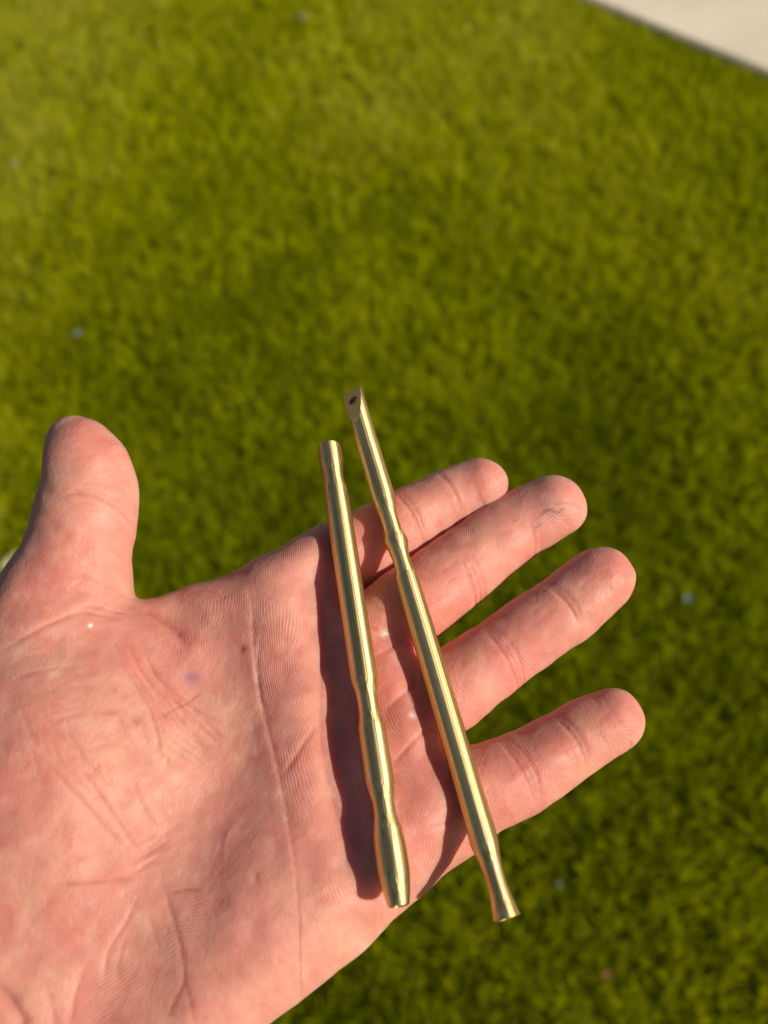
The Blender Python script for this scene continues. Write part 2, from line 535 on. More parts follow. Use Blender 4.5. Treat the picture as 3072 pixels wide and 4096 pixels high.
crease([(972, 2262), (1004, 2400), (1012, 2540), (1022, 2660), (1040, 2780), (1071, 2922), (1104, 3046), (1139, 3196), (1172, 3380), (1196, 3540), (1207, 3720)], .30, .6, 11)
crease([(1272, 2889), (1220, 2975), (1158, 3068), (1120, 3120)], .35, .6, 11)
crease([(1040, 2560), (1025, 2690), (1060, 2860)], .25, .5, 11)
crease([(1240, 2250), (1284, 2417), (1292, 2580), (1283, 2743), (1288, 2960), (1315, 3122), (1356, 3286), (1408, 3560)], .35, .9, 10)
# web of the thumb and the fan of lines that runs from it into the palm
crease([(541, 2416), (610, 2448), (668, 2490), (720, 2540), (745, 2580)], 1.0, 1.3, 8)
for k in range(9):
    f = k / 8
    A = np.array([(430, 2540), (500, 2660), (590, 2850), (650, 3020)], float); B = np.array([(560, 2560), (640, 2700), (770, 2810), (900, 2900)], float)
    q = A + (B - A) * f + RNG.normal(0, 9, (4, 2))
    cut = RNG.uniform(.0, .35); q[0] += (q[1] - q[0]) * cut
    crease(q, RNG.uniform(.2, .42), RNG.uniform(.48, .6), 14)
for k in range(7):
    f = k / 6
    a = np.array([640 + 160 * f, 2960 - 110 * f]); b = np.array([790 + 90 * f, 3060 - 120 * f])
    crease([a, (a + b) / 2 + RNG.normal(0, 6, 2), b], .28, .5, 13)
for k in range(20):                                              # long wrinkles over the ball of the thumb
    x = 100 + k * 31 + RNG.uniform(-15, 15); y = 2780 + RNG.uniform(-60, 120)
    L = RNG.uniform(220, 420)
    sl = RNG.uniform(.25, .75); L *= RNG.uniform(.35, 1.0); y += RNG.uniform(-40, 260)
    crease([(x, y), (x + .2 * sl * L + RNG.normal(0, 8), y + .36 * L), (x + .6 * sl * L + RNG.normal(0, 8), y + .70 * L), (x + sl * L, y + 1.0 * L)], RNG.uniform(.08, .3), RNG.uniform(.5, .8), 18)
for k in range(9):                                               # shallow folds across them
    x = 40 + k * 30; y = 2700 + k * 38 + RNG.uniform(-40, 40)
    crease([(x, y), (x + 130, y - 45), (x + 300, y - 70)], RNG.uniform(.06, .13), .7, 18)
crease([(226, 3079), (330, 3200), (420, 3310), (500, 3400)], .3, .7, 16)
crease([(330, 3060), (420, 3200), (500, 3330), (560, 3420)], .3, .7, 15)
crease([(180, 3548), (344, 3532), (460, 3520), (560, 3500)], .45, .7, 14)
crease([(160, 3720), (280, 3728), (370, 3735)], .25, .6, 14)
crease([(560, 3570), (500, 3690), (430, 3800), (405, 3930)], .28, .6, 12)
crease([(520, 3700), (470, 3830), (455, 3960)], .18, .6, 12)
crease([(590, 3640), (610, 3740), (640, 3800)], .18, .6, 12)
crease([(640, 3500), (680, 3640), (720, 3780), (735, 3920), (690, 4010), (650, 4110)], .3, .8, 12)
crease([(735, 3920), (760, 4010), (780, 4110)], .22, .7, 12)
crease([(330, 3860), (280, 3980), (255, 4110)], .3, 1.1, 14)
crease([(-60, 3930), (10, 3985), (60, 4060), (95, 4140)], 1.2, 1.6, 14)
crease([(170, 3940), (190, 4030), (195, 4130)], .25, 1.0, 14)
crease([(680, 3570), (740, 3560), (800, 3560)], .18, .45, 12)
crease([(890, 3440), (905, 3350), (930, 3290)], -.15, .5, 12)
crease([(1020, 3490), (1030, 3510), (1035, 3530)], .3, .6, 12)
for k in range(10):
    x = 540 + RNG.uniform(-40, 110); y = 3380 + RNG.uniform(-40, 130)
    crease([(x, y), (x + 50, y - 26), (x + 105, y - 62)], RNG.uniform(.08, .2), .4, 12)
for k in range(8):
    y = 3560 + k * 26
    crease([(220 + RNG.uniform(-80, 80), y), (380, y + RNG.uniform(-8, 8)), (500 + RNG.uniform(-60, 60), y - 14)], RNG.uniform(.05, .12), .45, 14)
# thumb
crease([(230, 1985), (300, 1968), (380, 1975), (450, 1998), (520, 2045)], .55, .8, 24)
crease([(250, 1960), (340, 1945), (420, 1958), (480, 1985)], .3, .6, 25)
crease([(270, 2005), (350, 2005), (430, 2030), (500, 2062)], .22, .5, 24)
for k in range(5): crease([(280, 1900 + k * 9 - k * k * 0), (370, 1893 + k * 10), (470, 1915 + k * 13)], .07, .4, 25)
for k in range(6): crease([(250, 2040 + k * 22), (370, 2035 + k * 22), (480, 2065 + k * 22)], .07, .45, 23)
crease([(-20, 2606), (70, 2560), (199, 2492), (305, 2440), (400, 2436), (470, 2448)], .4, .8, 18)
crease([(210, 2312), (330, 2300), (440, 2318), (505, 2322)], .25, .7, 19)
crease([(260, 2462), (360, 2420), (470, 2420), (520, 2425)], .3, .6, 16)
for k in range(7): crease([(505 + k * 3, 2325 + k * 14), (480, 2350 + k * 16), (430 - k * 10, 2380 + k * 18)], .12, .4, 15)
# finger joints (double lines) and bases
def joint(a, b, depth, width, h, bow=12, n=2, gap=20):
    a = np.array(a, float); b = np.array(b, float)
    t = (b - a) / np.linalg.norm(b - a); s = np.array([-t[1], t[0]])
    if s[0] < 0: s = -s
    for k in range(n):
        o = s * gap * (k - (n - 1) / 2)
        m = (a + b) / 2 + s * bow
        crease([a + o * .6 - t * 18, (a + m) / 2 + o + s * bow * .3, m + o, (b + m) / 2 + o + s * bow * .3, b + o * .6 + t * 18], 1.5 * depth * (1 if k == 0 else .6) * RNG.uniform(.7, 1.1), width, h)
joint((1754, 1925), (1832, 2040), .32, .6, 4, 10, 1)
joint((1590, 1995), (1690, 2150), .4, .7, 4, 8, 2)
joint((2130, 2080), (2170, 2200), .22, .6, 9, 12, 2, 26)
joint((1862, 2235), (1938, 2392), .4, .7, 9, 14, 3, 24)
joint((1966, 2520), (2100, 2718), .45, .7, 10, 12, 3, 22)
joint((2215, 2350), (2322, 2480), .38, .65, 11, 14, 2, 22)
joint((2022, 2952), (2156, 3182), .45, .7, 10, 14, 3, 22)
joint((2246, 2862), (2360, 3040), .4, .65, 11, 14, 2, 22)
for cx, cy in ((1985, 2150), (2095, 2090), (1800, 2330), (2150, 2500), (2010, 2620), (2370, 2370), (2230, 2960), (2110, 3080), (2400, 2900), (1960, 1950), (1720, 2060)):
    for k in range(5):                                           # fine lengthwise wrinkles
        x = cx + RNG.uniform(-60, 60); y = cy + RNG.uniform(-60, 60); L = RNG.uniform(25, 55)
        crease([(x - L * .8, y + L * .56), (x, y + RNG.uniform(-4, 4)), (x + L * .8, y - L * .56)], .07, .35, 9, 2)
# bases of the fingers
crease([(1480, 2650), (1560, 2600), (1640, 2520)], .3, .7, 9); crease([(1530, 2860), (1600, 2800), (1680, 2720)], .35, .8, 9)
crease([(1570, 3070), (1640, 2990), (1730, 2900)], .4, .8, 9)
crease([(1700, 3330), (1780, 3300), (1830, 3240)], .25, .6, 9)

palmside = np.clip((nrm[:, 2] + .15) / .4, 0, 1)
inframe = HV_[:, 2] > -8
disp = np.zeros(len(HV_)); creased = np.zeros(len(HV_))
P2 = HV_[:, :2]
for pl, dep, wid in CR:
    m = ((P2 > pl.min(0) - 4 * abs(wid)) & (P2 < pl.max(0) + 4 * abs(wid))).all(1) & inframe
    ix = np.where(m)[0]
    if not len(ix): continue
    d = seg_dist2(P2[ix], pl)
    # lines die away at their ends
    e0 = np.linalg.norm(P2[ix] - pl[0], axis=1); e1 = np.linalg.norm(P2[ix] - pl[-1], axis=1)
    L = np.linalg.norm(pl[-1] - pl[0])
    fade = np.clip(np.minimum(e0, e1) / (L * .22), .15, 1)
    wid = max(wid * .62, .34); g = np.exp(-(d / wid) ** 1.5)
    disp[ix] -= .85 * dep * g * fade
    disp[ix] += .10 * dep * np.exp(-((d - wid * 4) / (wid * 3)) ** 2) * fade
    creased[ix] = np.maximum(creased[ix], g * fade * min(1, abs(dep) / .45))
# the skin of the ball of the hand laps over the long crease like a low step
pl = CR[0][0]
dm = seg_dist2(P2, pl); ym = np.clip(Vv_ := P2[:, 1], pl[-1, 1], pl[0, 1])
sgn = np.interp(-ym, -pl[:, 1], pl[:, 0]) - P2[:, 0]          # > 0 on the thumb's side
leftof = sgn > 0
ends = np.clip((P2[:, 1] - pl[-1, 1]) / 25, 0, 1) * np.clip((pl[0, 1] + 2 - P2[:, 1]) / 14, 0, 1)
disp += (.03 + .12 * np.tanh(sgn / .5)) * np.exp(-dm / 3.0) * ends
nA = Noise2(21); nB = Noise2(22); nC = Noise2(23)
U, Vv = HV_[:, 0], HV_[:, 1]
disp += (nA.fbm(U / 9, Vv / 9, 3) - .5) * .55 + (nB.fbm(U / 1.6, Vv / 1.6, 2) - .5) * .10
for fx, fy, r, a in ((1935, 1945, 5, .5), (1720, 2040, 6, .5), (2215, 2030, 6, .6), (2025, 2150, 6.5, .55), (1790, 2330, 7, .6), (2390, 2330, 6, .6), (2165, 2500, 6.5, .5),
                     (1965, 2645, 7, .6), (2430, 2890, 5.5, .6), (2215, 3020, 6, .5), (2010, 3115, 7, .6), (375, 1840, 8, .8), (320, 2150, 9, .4)):
    disp += a * bump(U, Vv, fx, fy, r, r, 0, 8)
low = (nC.fbm(U / 7 + 40, Vv / 7 + HV_[:, 2] / 9, 2) - .5) * .9
HV2 = HV_ + nrm * (disp * palmside + low)[:, None]

# --- skin ridges: a running count of ridges that bends with the hand
C0 = uv(2600, 2300, 10)[:2]
rid = np.hypot((U - C0[0]), (Vv - C0[1]) * .75)
C1 = uv(-300, 2250, 12)[:2]
rid2 = np.hypot(U - C1[0], (Vv - C1[1]) * 1.0)
rid = np.where(leftof & (Vv < pl[3, 1]), rid2, rid)
amp = np.where(leftof, .75, 1.0) * (1 - .85 * bump(U, Vv, 150, 2950, 40, 48))
rid = rid + 5.0 * (nA.fbm(U / 26 + 3, Vv / 26, 2) - .5) * 2 + 1.1 * (nC.fbm(U / 6, Vv / 6, 2) - .5)
best = np.full(len(U), 3.0)
for nm in ('index', 'middle', 'ring', 'little', 'thumb'):
    T = TUBES[nm]
    d = tube(HV_, T)
    tip = T[-1, :3] if nm != 'thumb' else T[4, :3]
    nxt = T[-6, :3] if nm != 'thumb' else T[12, :3]
    ax = (tip - nxt)[:2]; ax = ax / np.linalg.norm(ax)
    rel = P2 - (tip[:2] + ax * 1.5 + np.array([-ax[1], ax[0]]) * 2.0)
    al = rel @ ax; la = rel @ np.array([-ax[1], ax[0]])
    loop = np.hypot(al * 1.0, la * .62) + 3.2 * (nC.fbm(U / 7 + 7, Vv / 7, 2) - .5)
    use = d < np.minimum(best, 1.3)
    rid = np.where(use, loop, rid); best = np.where(use, d, best); amp = np.where(use, .85 if nm != 'thumb' else .45, amp)

# --- skin colour
base = np.array([.62, .265, .20]); peach = np.array([.66, .335, .232]); red = np.array([.56, .165, .13]); pale = np.array([.71, .43, .345])
def lerp(c, t, k): return c + (t - c) * np.clip(k, 0, 1)[:, None]
c = np.tile(base, (len(U), 1))
c = lerp(c, peach, (nA.fbm(U / 11 + 50, Vv / 11, 4) - .40) * 2.0)
c = lerp(c, red, (nB.fbm(U / 9 + 90, Vv / 9, 4) - .53) * 1.5)
c = lerp(c, red, .55 * bump(U, Vv, 1560, 2750, 12, 22) + .5 * bump(U, Vv, 1700, 3250, 9, 12))
for fx, fy, r in ((1480, 2200, 8), (1830, 2420, 8), (1760, 2560, 8), (2020, 2660, 8), (2180, 2560, 5), (2060, 3130, 8), (2440, 2330, 6), (2480, 2900, 6), (2230, 3030, 5), (430, 1880, 7), (300, 2400, 8), (640, 3430, 7), (760, 2600, 7), (250, 3180, 9)):
    c = lerp(c, red, .42 * bump(U, Vv, fx, fy, r, r))
for fx, fy, r in ((560, 3250, 12), (850, 2980, 10), (360, 2130, 8), (1440, 3850, 12), (700, 3820, 9), (480, 3000, 8), (300, 1730, 5)):
    c = lerp(c, peach, .6 * bump(U, Vv, fx, fy, r, r))
c = lerp(c, red, .55 * creased)
blot = nC.fbm(U / 2.6 + 11, Vv / 2.6, 3)
c = lerp(c, pale, (blot - .56) * 1.0)
c = lerp(c, red * .96, (.42 - blot) * 1.5)
fine = nB.fbm(U / 1.1 + 5, Vv / 1.1, 2)
c = c * (1 + (fine - .5)[:, None] * np.array([.06, .14, .15]))
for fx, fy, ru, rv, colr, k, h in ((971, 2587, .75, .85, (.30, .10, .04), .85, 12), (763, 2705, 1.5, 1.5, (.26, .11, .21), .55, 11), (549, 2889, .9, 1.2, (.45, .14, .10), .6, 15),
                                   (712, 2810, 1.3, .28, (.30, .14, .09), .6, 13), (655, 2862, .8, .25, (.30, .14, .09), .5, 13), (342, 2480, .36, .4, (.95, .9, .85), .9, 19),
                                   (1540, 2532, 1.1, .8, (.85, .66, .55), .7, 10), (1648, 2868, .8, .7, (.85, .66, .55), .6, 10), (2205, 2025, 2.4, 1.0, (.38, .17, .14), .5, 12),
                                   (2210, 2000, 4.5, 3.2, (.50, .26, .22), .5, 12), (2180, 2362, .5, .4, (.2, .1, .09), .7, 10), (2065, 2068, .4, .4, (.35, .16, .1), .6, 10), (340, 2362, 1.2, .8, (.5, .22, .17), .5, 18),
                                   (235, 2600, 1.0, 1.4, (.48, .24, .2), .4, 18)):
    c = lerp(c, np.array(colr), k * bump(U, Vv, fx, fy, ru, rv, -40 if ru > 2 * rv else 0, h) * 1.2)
for pts, colr, wd_, k, h in (([(2168, 2040), (2188, 2026), (2212, 2022), (2236, 2032), (2256, 2018)], (.20, .08, .08), .32, .7, 11), ([(2225, 2003), (2280, 1998), (2335, 2002)], (.32, .14, .12), .3, .45, 11),
                             ([(2150, 2085), (2170, 2070)], (.22, .1, .09), .3, .6, 11), ([(790, 2758), (745, 2800), (700, 2828)], (.30, .13, .09), .3, .6, 13), ([(690, 2838), (655, 2866)], (.28, .13, .09), .3, .5, 13),
                             ([(690, 3572), (745, 3560), (800, 3562)], (.28, .13, .09), .28, .55, 12), ([(1030, 2545), (1020, 2650), (1040, 2760)], (.72, .46, .38), .5, .5, 12)):
    c = lerp(c, np.array(colr), k * np.exp(-(seg_dist2(P2, np.array([uv(x, y, h)[:2] for x, y in pts])) / wd_) ** 2) * (nrm[:, 2] > 0))
backside = np.clip(-nrm[:, 2], 0, 1)
c = lerp(c, np.array([.58, .33, .235]), backside)

def skin_material():
    N = Nodes('skin')
    b = N.n('ShaderNodeBsdfPrincipled')
    at = N.n('ShaderNodeAttribute', attribute_name='tint')
    rd = N.n('ShaderNodeAttribute', attribute_name='ridge')
    tc = N.n('ShaderNodeTexCoord')
    wave = N.math('SINE', N.math('MULTIPLY', rd.outputs['Fac'], 2 * math.pi / 0.50))
    n1 = N.n('ShaderNodeTexNoise', i_Scale=800.0, i_Detail=4.0)
    n2 = N.n('ShaderNodeTexNoise', i_Scale=90.0, i_Detail=3.0)
    vo = N.n('ShaderNodeTexVoronoi', feature='DISTANCE_TO_EDGE', i_Scale=1000.0)
    wob = N.n('ShaderNodeTexNoise', i_Scale=260.0, i_Detail=2.0); N.l(tc.outputs['Object'], wob.inputs['Vector'])
    sh = N.n('ShaderNodeVectorMath', operation='SCALE'); sh.inputs['Scale'].default_value = .0016; N.l(wob.outputs['Color'], sh.inputs[0])
    wv = N.n('ShaderNodeVectorMath', operation='ADD'); N.l(tc.outputs['Object'], wv.inputs[0]); N.l(sh.outputs[0], wv.inputs[1])
    mpv = N.n('ShaderNodeMapping'); mpv.inputs['Rotation'].default_value = (0, 0, .5); mpv.inputs['Scale'].default_value = (1.0, .55, .8); N.l(wv.outputs[0], mpv.inputs['Vector'])
    N.l(mpv.outputs[0], vo.inputs['Vector'])
    for q in (n1, n2): N.l(tc.outputs['Object'], q.inputs['Vector'])
    cells = N.ramp(vo.outputs['Distance'], [(0.0, 0.0), (0.16, 1.0)])
    amp = N.ramp(n2.outputs[0], [(.36, .05), (.66, 1.0)])
    wav = N.math('MULTIPLY', N.math('MULTIPLY', wave, amp), at.outputs['Alpha'])
    hgt = N.math('ADD', N.math('MULTIPLY', wav, .5), N.math('ADD', N.math('MULTIPLY', n1.outputs[0], 1.5), N.math('MULTIPLY', cells, .28)))
    bp = N.n('ShaderNodeBump', i_Strength=0.8, i_Distance=0.00012)
    N.l(hgt, bp.inputs['Height']); N.l(bp.outputs[0], b.inputs['Normal'])
    tone = N.ramp(N.math('ADD', N.math('MULTIPLY', wav, .5), .5), [(0.0, (.955, .90, .88)), (1.0, (1.0, 1.0, 1.0))])
    N.l(N.mix(1.0, at.outputs['Color'], tone, 'MULTIPLY'), b.inputs['Base Color'])
    b.inputs['Subsurface Weight'].default_value = 0.8
    b.inputs['Subsurface Radius'].default_value = (1.2, 0.20, 0.085)
    b.inputs['Subsurface Scale'].default_value = 0.0055
    b.inputs['Specular IOR Level'].default_value = 0.36
    rr = N.ramp(n2.outputs[0], [(.3, .48), (.7, .62)])
    N.l(rr, b.inputs['Roughness'])
    N.l(b.outputs[0], N.out.inputs[0])
    return N.m

hme = np_mesh('hand', HV2 / 1000.0, HF_, 4)
smooth(hme)
rgba = np.ones((len(U), 4), np.float32); rgba[:, :3] = np.clip(c, 0, 1); rgba[:, 3] = amp * np.clip(nrm[:, 2] * 2, 0, 1)
hme.color_attributes.new('tint', 'FLOAT_COLOR', 'POINT').data.foreach_set('color', rgba.ravel())
hme.attributes.new('ridge', 'FLOAT', 'POINT').data.foreach_set('value', rid.astype(np.float32))
hme.materials.append(skin_material())
hand = link(bpy.data.objects.new('hand', hme))
hand.matrix_world = HAND_M
tag(hand, 'open left hand, palm up, thumb raised, carrying two brass rods', 'hand')

def nail_material():
    N = Nodes('fingernail')
    b = N.n('ShaderNodeBsdfPrincipled', i_Roughness=0.3)
    tc = N.n('ShaderNodeTexCoord'); n = N.n('ShaderNodeTexNoise', i_Scale=300.0); N.l(tc.outputs['Object'], n.inputs['Vector'])
    N.l(N.ramp(n.outputs[0], [(.3, (.66, .40, .33)), (.7, (.72, .47, .39))]), b.inputs['Base Color'])
    b.inputs['Subsurface Weight'].default_value = .4; b.inputs['Subsurface Scale'].default_value = .002
    N.l(b.outputs[0], N.out.inputs[0])
    return N.m
NAIL = nail_material()
for nm in ('thumb', 'index', 'middle', 'ring', 'little'):
    T = TUBES[nm]
    tip, prv = (T[0], T[6]) if nm == 'thumb' else (T[-1], T[-5])
    ax = tip[:3] - prv[:3]; ax /= np.linalg.norm(ax)
    side = np.cross(ax, [0, 0, 1.0]); side /= np.linalg.norm(side); dn = np.cross(side, ax); dn = dn if dn[2] < 0 else -dn
    r = T[8][3] * .92 if nm == 'thumb' else tip[3]
    ns, nl = 11, 13; pts = []
    for i in range(ns):
        for j in range(nl):
            a = (j / (nl - 1) - .5) * 1.75 * (1 - .12 * abs(2 * i / (ns - 1) - 1) ** 3)
            o = tip[:3] + ax * (r * (.62 - 1.35 * i / (ns - 1)) - .10 * r * abs(2 * j / (nl - 1) - 1) ** 2 * (1 if i < ns / 2 else -1))
            dr = dn * math.cos(a) + side * math.sin(a)
            ts = np.linspace(0, r * 2.6, 120); dv = sdf(o + ts[:, None] * dr)
            k = np.where(dv < 0)[0]; t = ts[k[-1]] if len(k) else r * .8
            pts.append(o + dr * (t + .18))
    fc = [(i * nl + j, i * nl + j + 1, (i + 1) * nl + j + 1, (i + 1) * nl + j) for i in range(ns - 1) for j in range(nl - 1)]
    me = bpy.data.meshes.new('fingernail'); me.from_pydata([tuple(p / 1000) for p in pts], [], fc); smooth(me)
    me.materials.append(NAIL)
    o = link(bpy.data.objects.new('fingernail', me), hand)
    sd = o.modifiers.new('thickness', 'SOLIDIFY'); sd.thickness = .0005; sd.offset = 0
print('hand verts', len(U), 'faces', len(HF_))

# ------------------------------------------------------------------ brass rods
def brass_material():
    N = Nodes('turned_brass')
    b = N.n('ShaderNodeBsdfPrincipled', i_Metallic=1.0)
    tc = N.n('ShaderNodeTexCoord')
    n2 = N.n('ShaderNodeTexNoise', i_Scale=420.0, i_Detail=4.0); N.l(tc.outputs['Object'], n2.inputs['Vector'])
    mp = N.n('ShaderNodeMapping'); mp.inputs['Scale'].default_value = (1.0, 1.0, 0.004)
    N.l(tc.outputs['Object'], mp.inputs['Vector'])
    n3 = N.n('ShaderNodeTexNoise', i_Scale=3000.0, i_Detail=2.0); N.l(mp.outputs[0], n3.inputs['Vector'])
    col = N.mix(N.ramp(n3.outputs[0], [(.35, 0.0), (.65, 1.0)]), (0.56, 0.40, 0.15), (0.97, 0.78, 0.40))
    N.l(col, b.inputs['Base Color'])
    N.l(N.ramp(n2.outputs[0], [(.3, .52), (.7, .60)]), b.inputs['Roughness'])
    b.inputs['Anisotropic'].default_value = 0.84
    b.inputs['Anisotropic Rotation'].default_value = 0.25
    tg = N.n('ShaderNodeTangent', direction_type='RADIAL', axis='Z')
    N.l(tg.outputs[0], b.inputs['Tangent'])
    b1 = N.n('ShaderNodeBump', i_Strength=0.9, i_Distance=0.00008)
    N.l(n3.outputs[0], b1.inputs['Height'])
    N.l(b1.outputs[0], b.inputs['Normal'])
    N.l(b.outputs[0], N.out.inputs[0])
    return N.m
BRASS = brass_material()

def sawn_material():
    N = Nodes('sawn_brass')
    b = N.n('ShaderNodeBsdfPrincipled', i_Metallic=0.75, i_Roughness=0.7)
    tc = N.n('ShaderNodeTexCoord')
    n = N.n('ShaderNodeTexNoise', i_Scale=1500.0, i_Detail=3.0); N.l(tc.outputs['Object'], n.inputs['Vector'])
    N.l(N.ramp(n.outputs[0], [(.3, (.88, .54, .17)), (.7, (.98, .68, .27))]), b.inputs['Base Color'])
    N.l(b.outputs[0], N.out.inputs[0])
    return N.m

def rest_heights(A, B, rad):
    """height of both ends when the rod lies on the hand along A-B (hand space, mm)"""
    ax = B - A; L = np.linalg.norm(ax); ax = ax / L
    rel = HV2[:, :2] - A
    t = rel @ ax; lat = rel @ np.array([-ax[1], ax[0]])
    rr = np.interp(t / L, rad[:, 0], rad[:, 1])
    m = (t > 0) & (t < L) & (np.abs(lat) < rr) & (HV2[:, 2] > 0)
    t = t[m] / L; need = HV2[m, 2] + np.sqrt(rr[m] ** 2 - lat[m] ** 2)
    k = np.clip((t * 200).astype(int), 0, 199)
    top = np.full(200, -1e3); np.maximum.at(top, k, need)
    ts = (np.arange(200) + .5) / 200; ok = top > -1e2
    ts = ts[ok]; top = top[ok]
    best = None
    for i in range(len(ts)):
        for j in range(i + 1, len(ts)):
            if ts[i] < .5 < ts[j]:
                s = (top[j] - top[i]) / (ts[j] - ts[i]); z0 = top[i] - s * ts[i]
                if ((z0 + s * ts - top) > -1e-6).all():
                    mid = z0 + s * .5
                    if best is None or mid < best[0]: best = (mid, z0, z0 + s, ts[i], ts[j])
    return best

def rod_mesh(prof, seg=64, bore=0.0010, depth=0.012, solid_top=False):
    """turned rod along local z; prof: [(z, r)] metres; a shallow bore in both ends"""
    ring = [(prof[0][0] + depth, 0.0), (prof[0][0] + depth, bore), (prof[0][0] + .0003, bore), (prof[0][0], bore + .0003)]
    if solid_top: ring = [(prof[0][0], 0.0)]
    ring += [(prof[0][0], prof[0][1] - .0002)] + [(prof[0][0] + .0002, prof[0][1])] + list(prof[1:-1])
    ring += [(prof[-1][0] - .0002, prof[-1][1]), (prof[-1][0], prof[-1][1] - .0002), (prof[-1][0], bore + .0003), (prof[-1][0] - .0003, bore), (prof[-1][0] - depth, bore), (prof[-1][0] - depth, 0.0)]
    bm = bmesh.new(); rows = []
    for z, r in ring:
        if r == 0: rows.append([bm.verts.new((0, 0, z))]); continue
        rows.append([bm.verts.new((r * math.cos(2 * math.pi * k / seg), r * math.sin(2 * math.pi * k / seg), z)) for k in range(seg)])
    for a, b in zip(rows[:-1], rows[1:]):
        for k in range(seg):
            k2 = (k + 1) % seg
            if len(a) == 1: bm.faces.new((a[0], b[k2], b[k]))
            elif len(b) == 1: bm.faces.new((a[k], a[k2], b[0]))
            else: bm.faces.new((a[k], a[k2], b[k2], b[k]))
    bmesh.ops.recalc_face_normals(bm, faces=bm.faces)
    return bm

def place_rod(name, top_px, bot_px, stations, label, cut=None, lift=0.0):
    z0 = z1 = 14.0
    for _ in range(4):
        A = uv(*top_px, z0); B = uv(*bot_px, z1)
        sc = []
        for fy, wpx in stations:
            f = (fy - stations[0][0]) / (stations[-1][0] - stations[0][0])
            px = top_px[0] + (bot_px[0] - top_px[0]) * f; py = top_px[1] + (bot_px[1] - top_px[1]) * f
            h = z0 + (z1 - z0) * f
            q = uv(px, py, h)
            sc.append((np.linalg.norm(q - A) / np.linalg.norm(B - A), wpx / 2 * mmpp(px, py, h) * .985))
        sc = np.array(sc)
        sol = rest_heights(A[:2], B[:2], sc)
        z0, z1 = sol[1] + lift, sol[2] + lift
    A = uv(*top_px, z0); B = uv(*bot_px, z1)
    L = np.linalg.norm(B - A)
    print(name, 'rest', [round(float(x), 2) for x in sol], 'len', round(L, 1), 'r', [round(float(x), 2) for x in (sc[:, 1].min(), sc[:, 1].max())])
    # dense smooth profile from the stations (monotone cubic)
    xs = sc[:, 0] * L; ys = sc[:, 1]
    d = np.diff(ys) / np.diff(xs); m = np.zeros(len(xs)); m[1:-1] = np.where(d[:-1] * d[1:] > 0, 2 * d[:-1] * d[1:] / (d[:-1] + d[1:] + 1e-12), 0); m[0] = d[0]; m[-1] = d[-1]
    prof = []
    for i in range(len(d)):
        hx = xs[i + 1] - xs[i]
        for k in range(4):
            t = k / 4
            prof.append(((xs[i] + t * hx) / 1000, ((2 * t ** 3 - 3 * t * t + 1) * ys[i] + (t ** 3 - 2 * t * t + t) * hx * m[i] + (-2 * t ** 3 + 3 * t * t) * ys[i + 1] + (t ** 3 - t * t) * hx * m[i + 1]) / 1000))
    prof.append((xs[-1] / 1000, ys[-1] / 1000))
    wA = HAND_M @ Vector(A / 1000); wB = HAND_M @ Vector(B / 1000)
    zax = (wB - wA).normalized()
    cax = (BACK - zax * BACK.dot(zax)).normalized()          # local y looks to the viewer
    xax = cax.cross(zax)                                     # local x: to the right
    M = Matrix(((xax.x, cax.x, zax.x, wA.x), (xax.y, cax.y, zax.y, wA.y), (xax.z, cax.z, zax.z, wA.z), (0, 0, 0, 1)))
    bm = rod_mesh(prof, solid_top=cut is not None)
    if cut: n = cut(bm)
    me = bpy.data.meshes.new(name); bm.to_mesh(me); bm.free()
    if cut:
        me = drill(me, SL_N * (13 * K2) + Vector((0, 0, 13 * K2 * SLOPE)), n, 19 * K2, 0.0011)
        me.name = name
    for p in me.polygons: p.use_smooth = True
    me.set_sharp_from_angle(angle=R(28))
    me.materials.append(BRASS)
    if cut:
        me.materials.append(sawn_material())
        for p in me.polygons:
            if p.normal.dot(n) > .97 and abs(p.center.dot(n)) < 2e-5: p.material_index = 1
    o = link(bpy.data.objects.new(name, me))
    o.matrix_world = M
    tag(o, label, 'brass rod', 'brass rods lying across the open palm')
    return o

ROD1 = [(1784, 86), (1792, 92), (1815, 98), (1845, 98), (1870, 92), (1896, 84), (1915, 82), (1935, 84), (1950, 90), (1957, 95), (1962, 97), (2080, 104), (2271, 106), (2526, 110), (2653, 112),
        (2715, 112), (2724, 110), (2745, 102), (2775, 91), (2805, 85), (2840, 86), (2875, 95), (2900, 105), (2909, 110), (2916, 112), (3032, 116), (3130, 117), (3140, 115), (3170, 106), (3222, 91), (3250, 91),
        (3285, 102), (3310, 114), (3320, 119), (3328, 122), (3412, 131), (3480, 131), (3492, 129), (3570, 109), (3625, 87)]
ROD2 = [(1546, 84), (1700, 88), (1840, 93), (1980, 97), (1990, 96), (2015, 90), (2060, 79), (2105, 74), (2130, 77), (2150, 87), (2160, 94), (2168, 95), (2176, 93), (2195, 84), (2220, 75), (2250, 72), (2280, 75),
        (2296, 82), (2305, 92), (2310, 95), (2400, 98), (2600, 102), (2900, 107), (3200, 112), (3360, 116), (3376, 116), (3386, 113), (3410, 104), (3440, 95), (3490, 87), (3540, 86), (3590, 95), (3630, 107), (3660, 116), (3675, 121)]

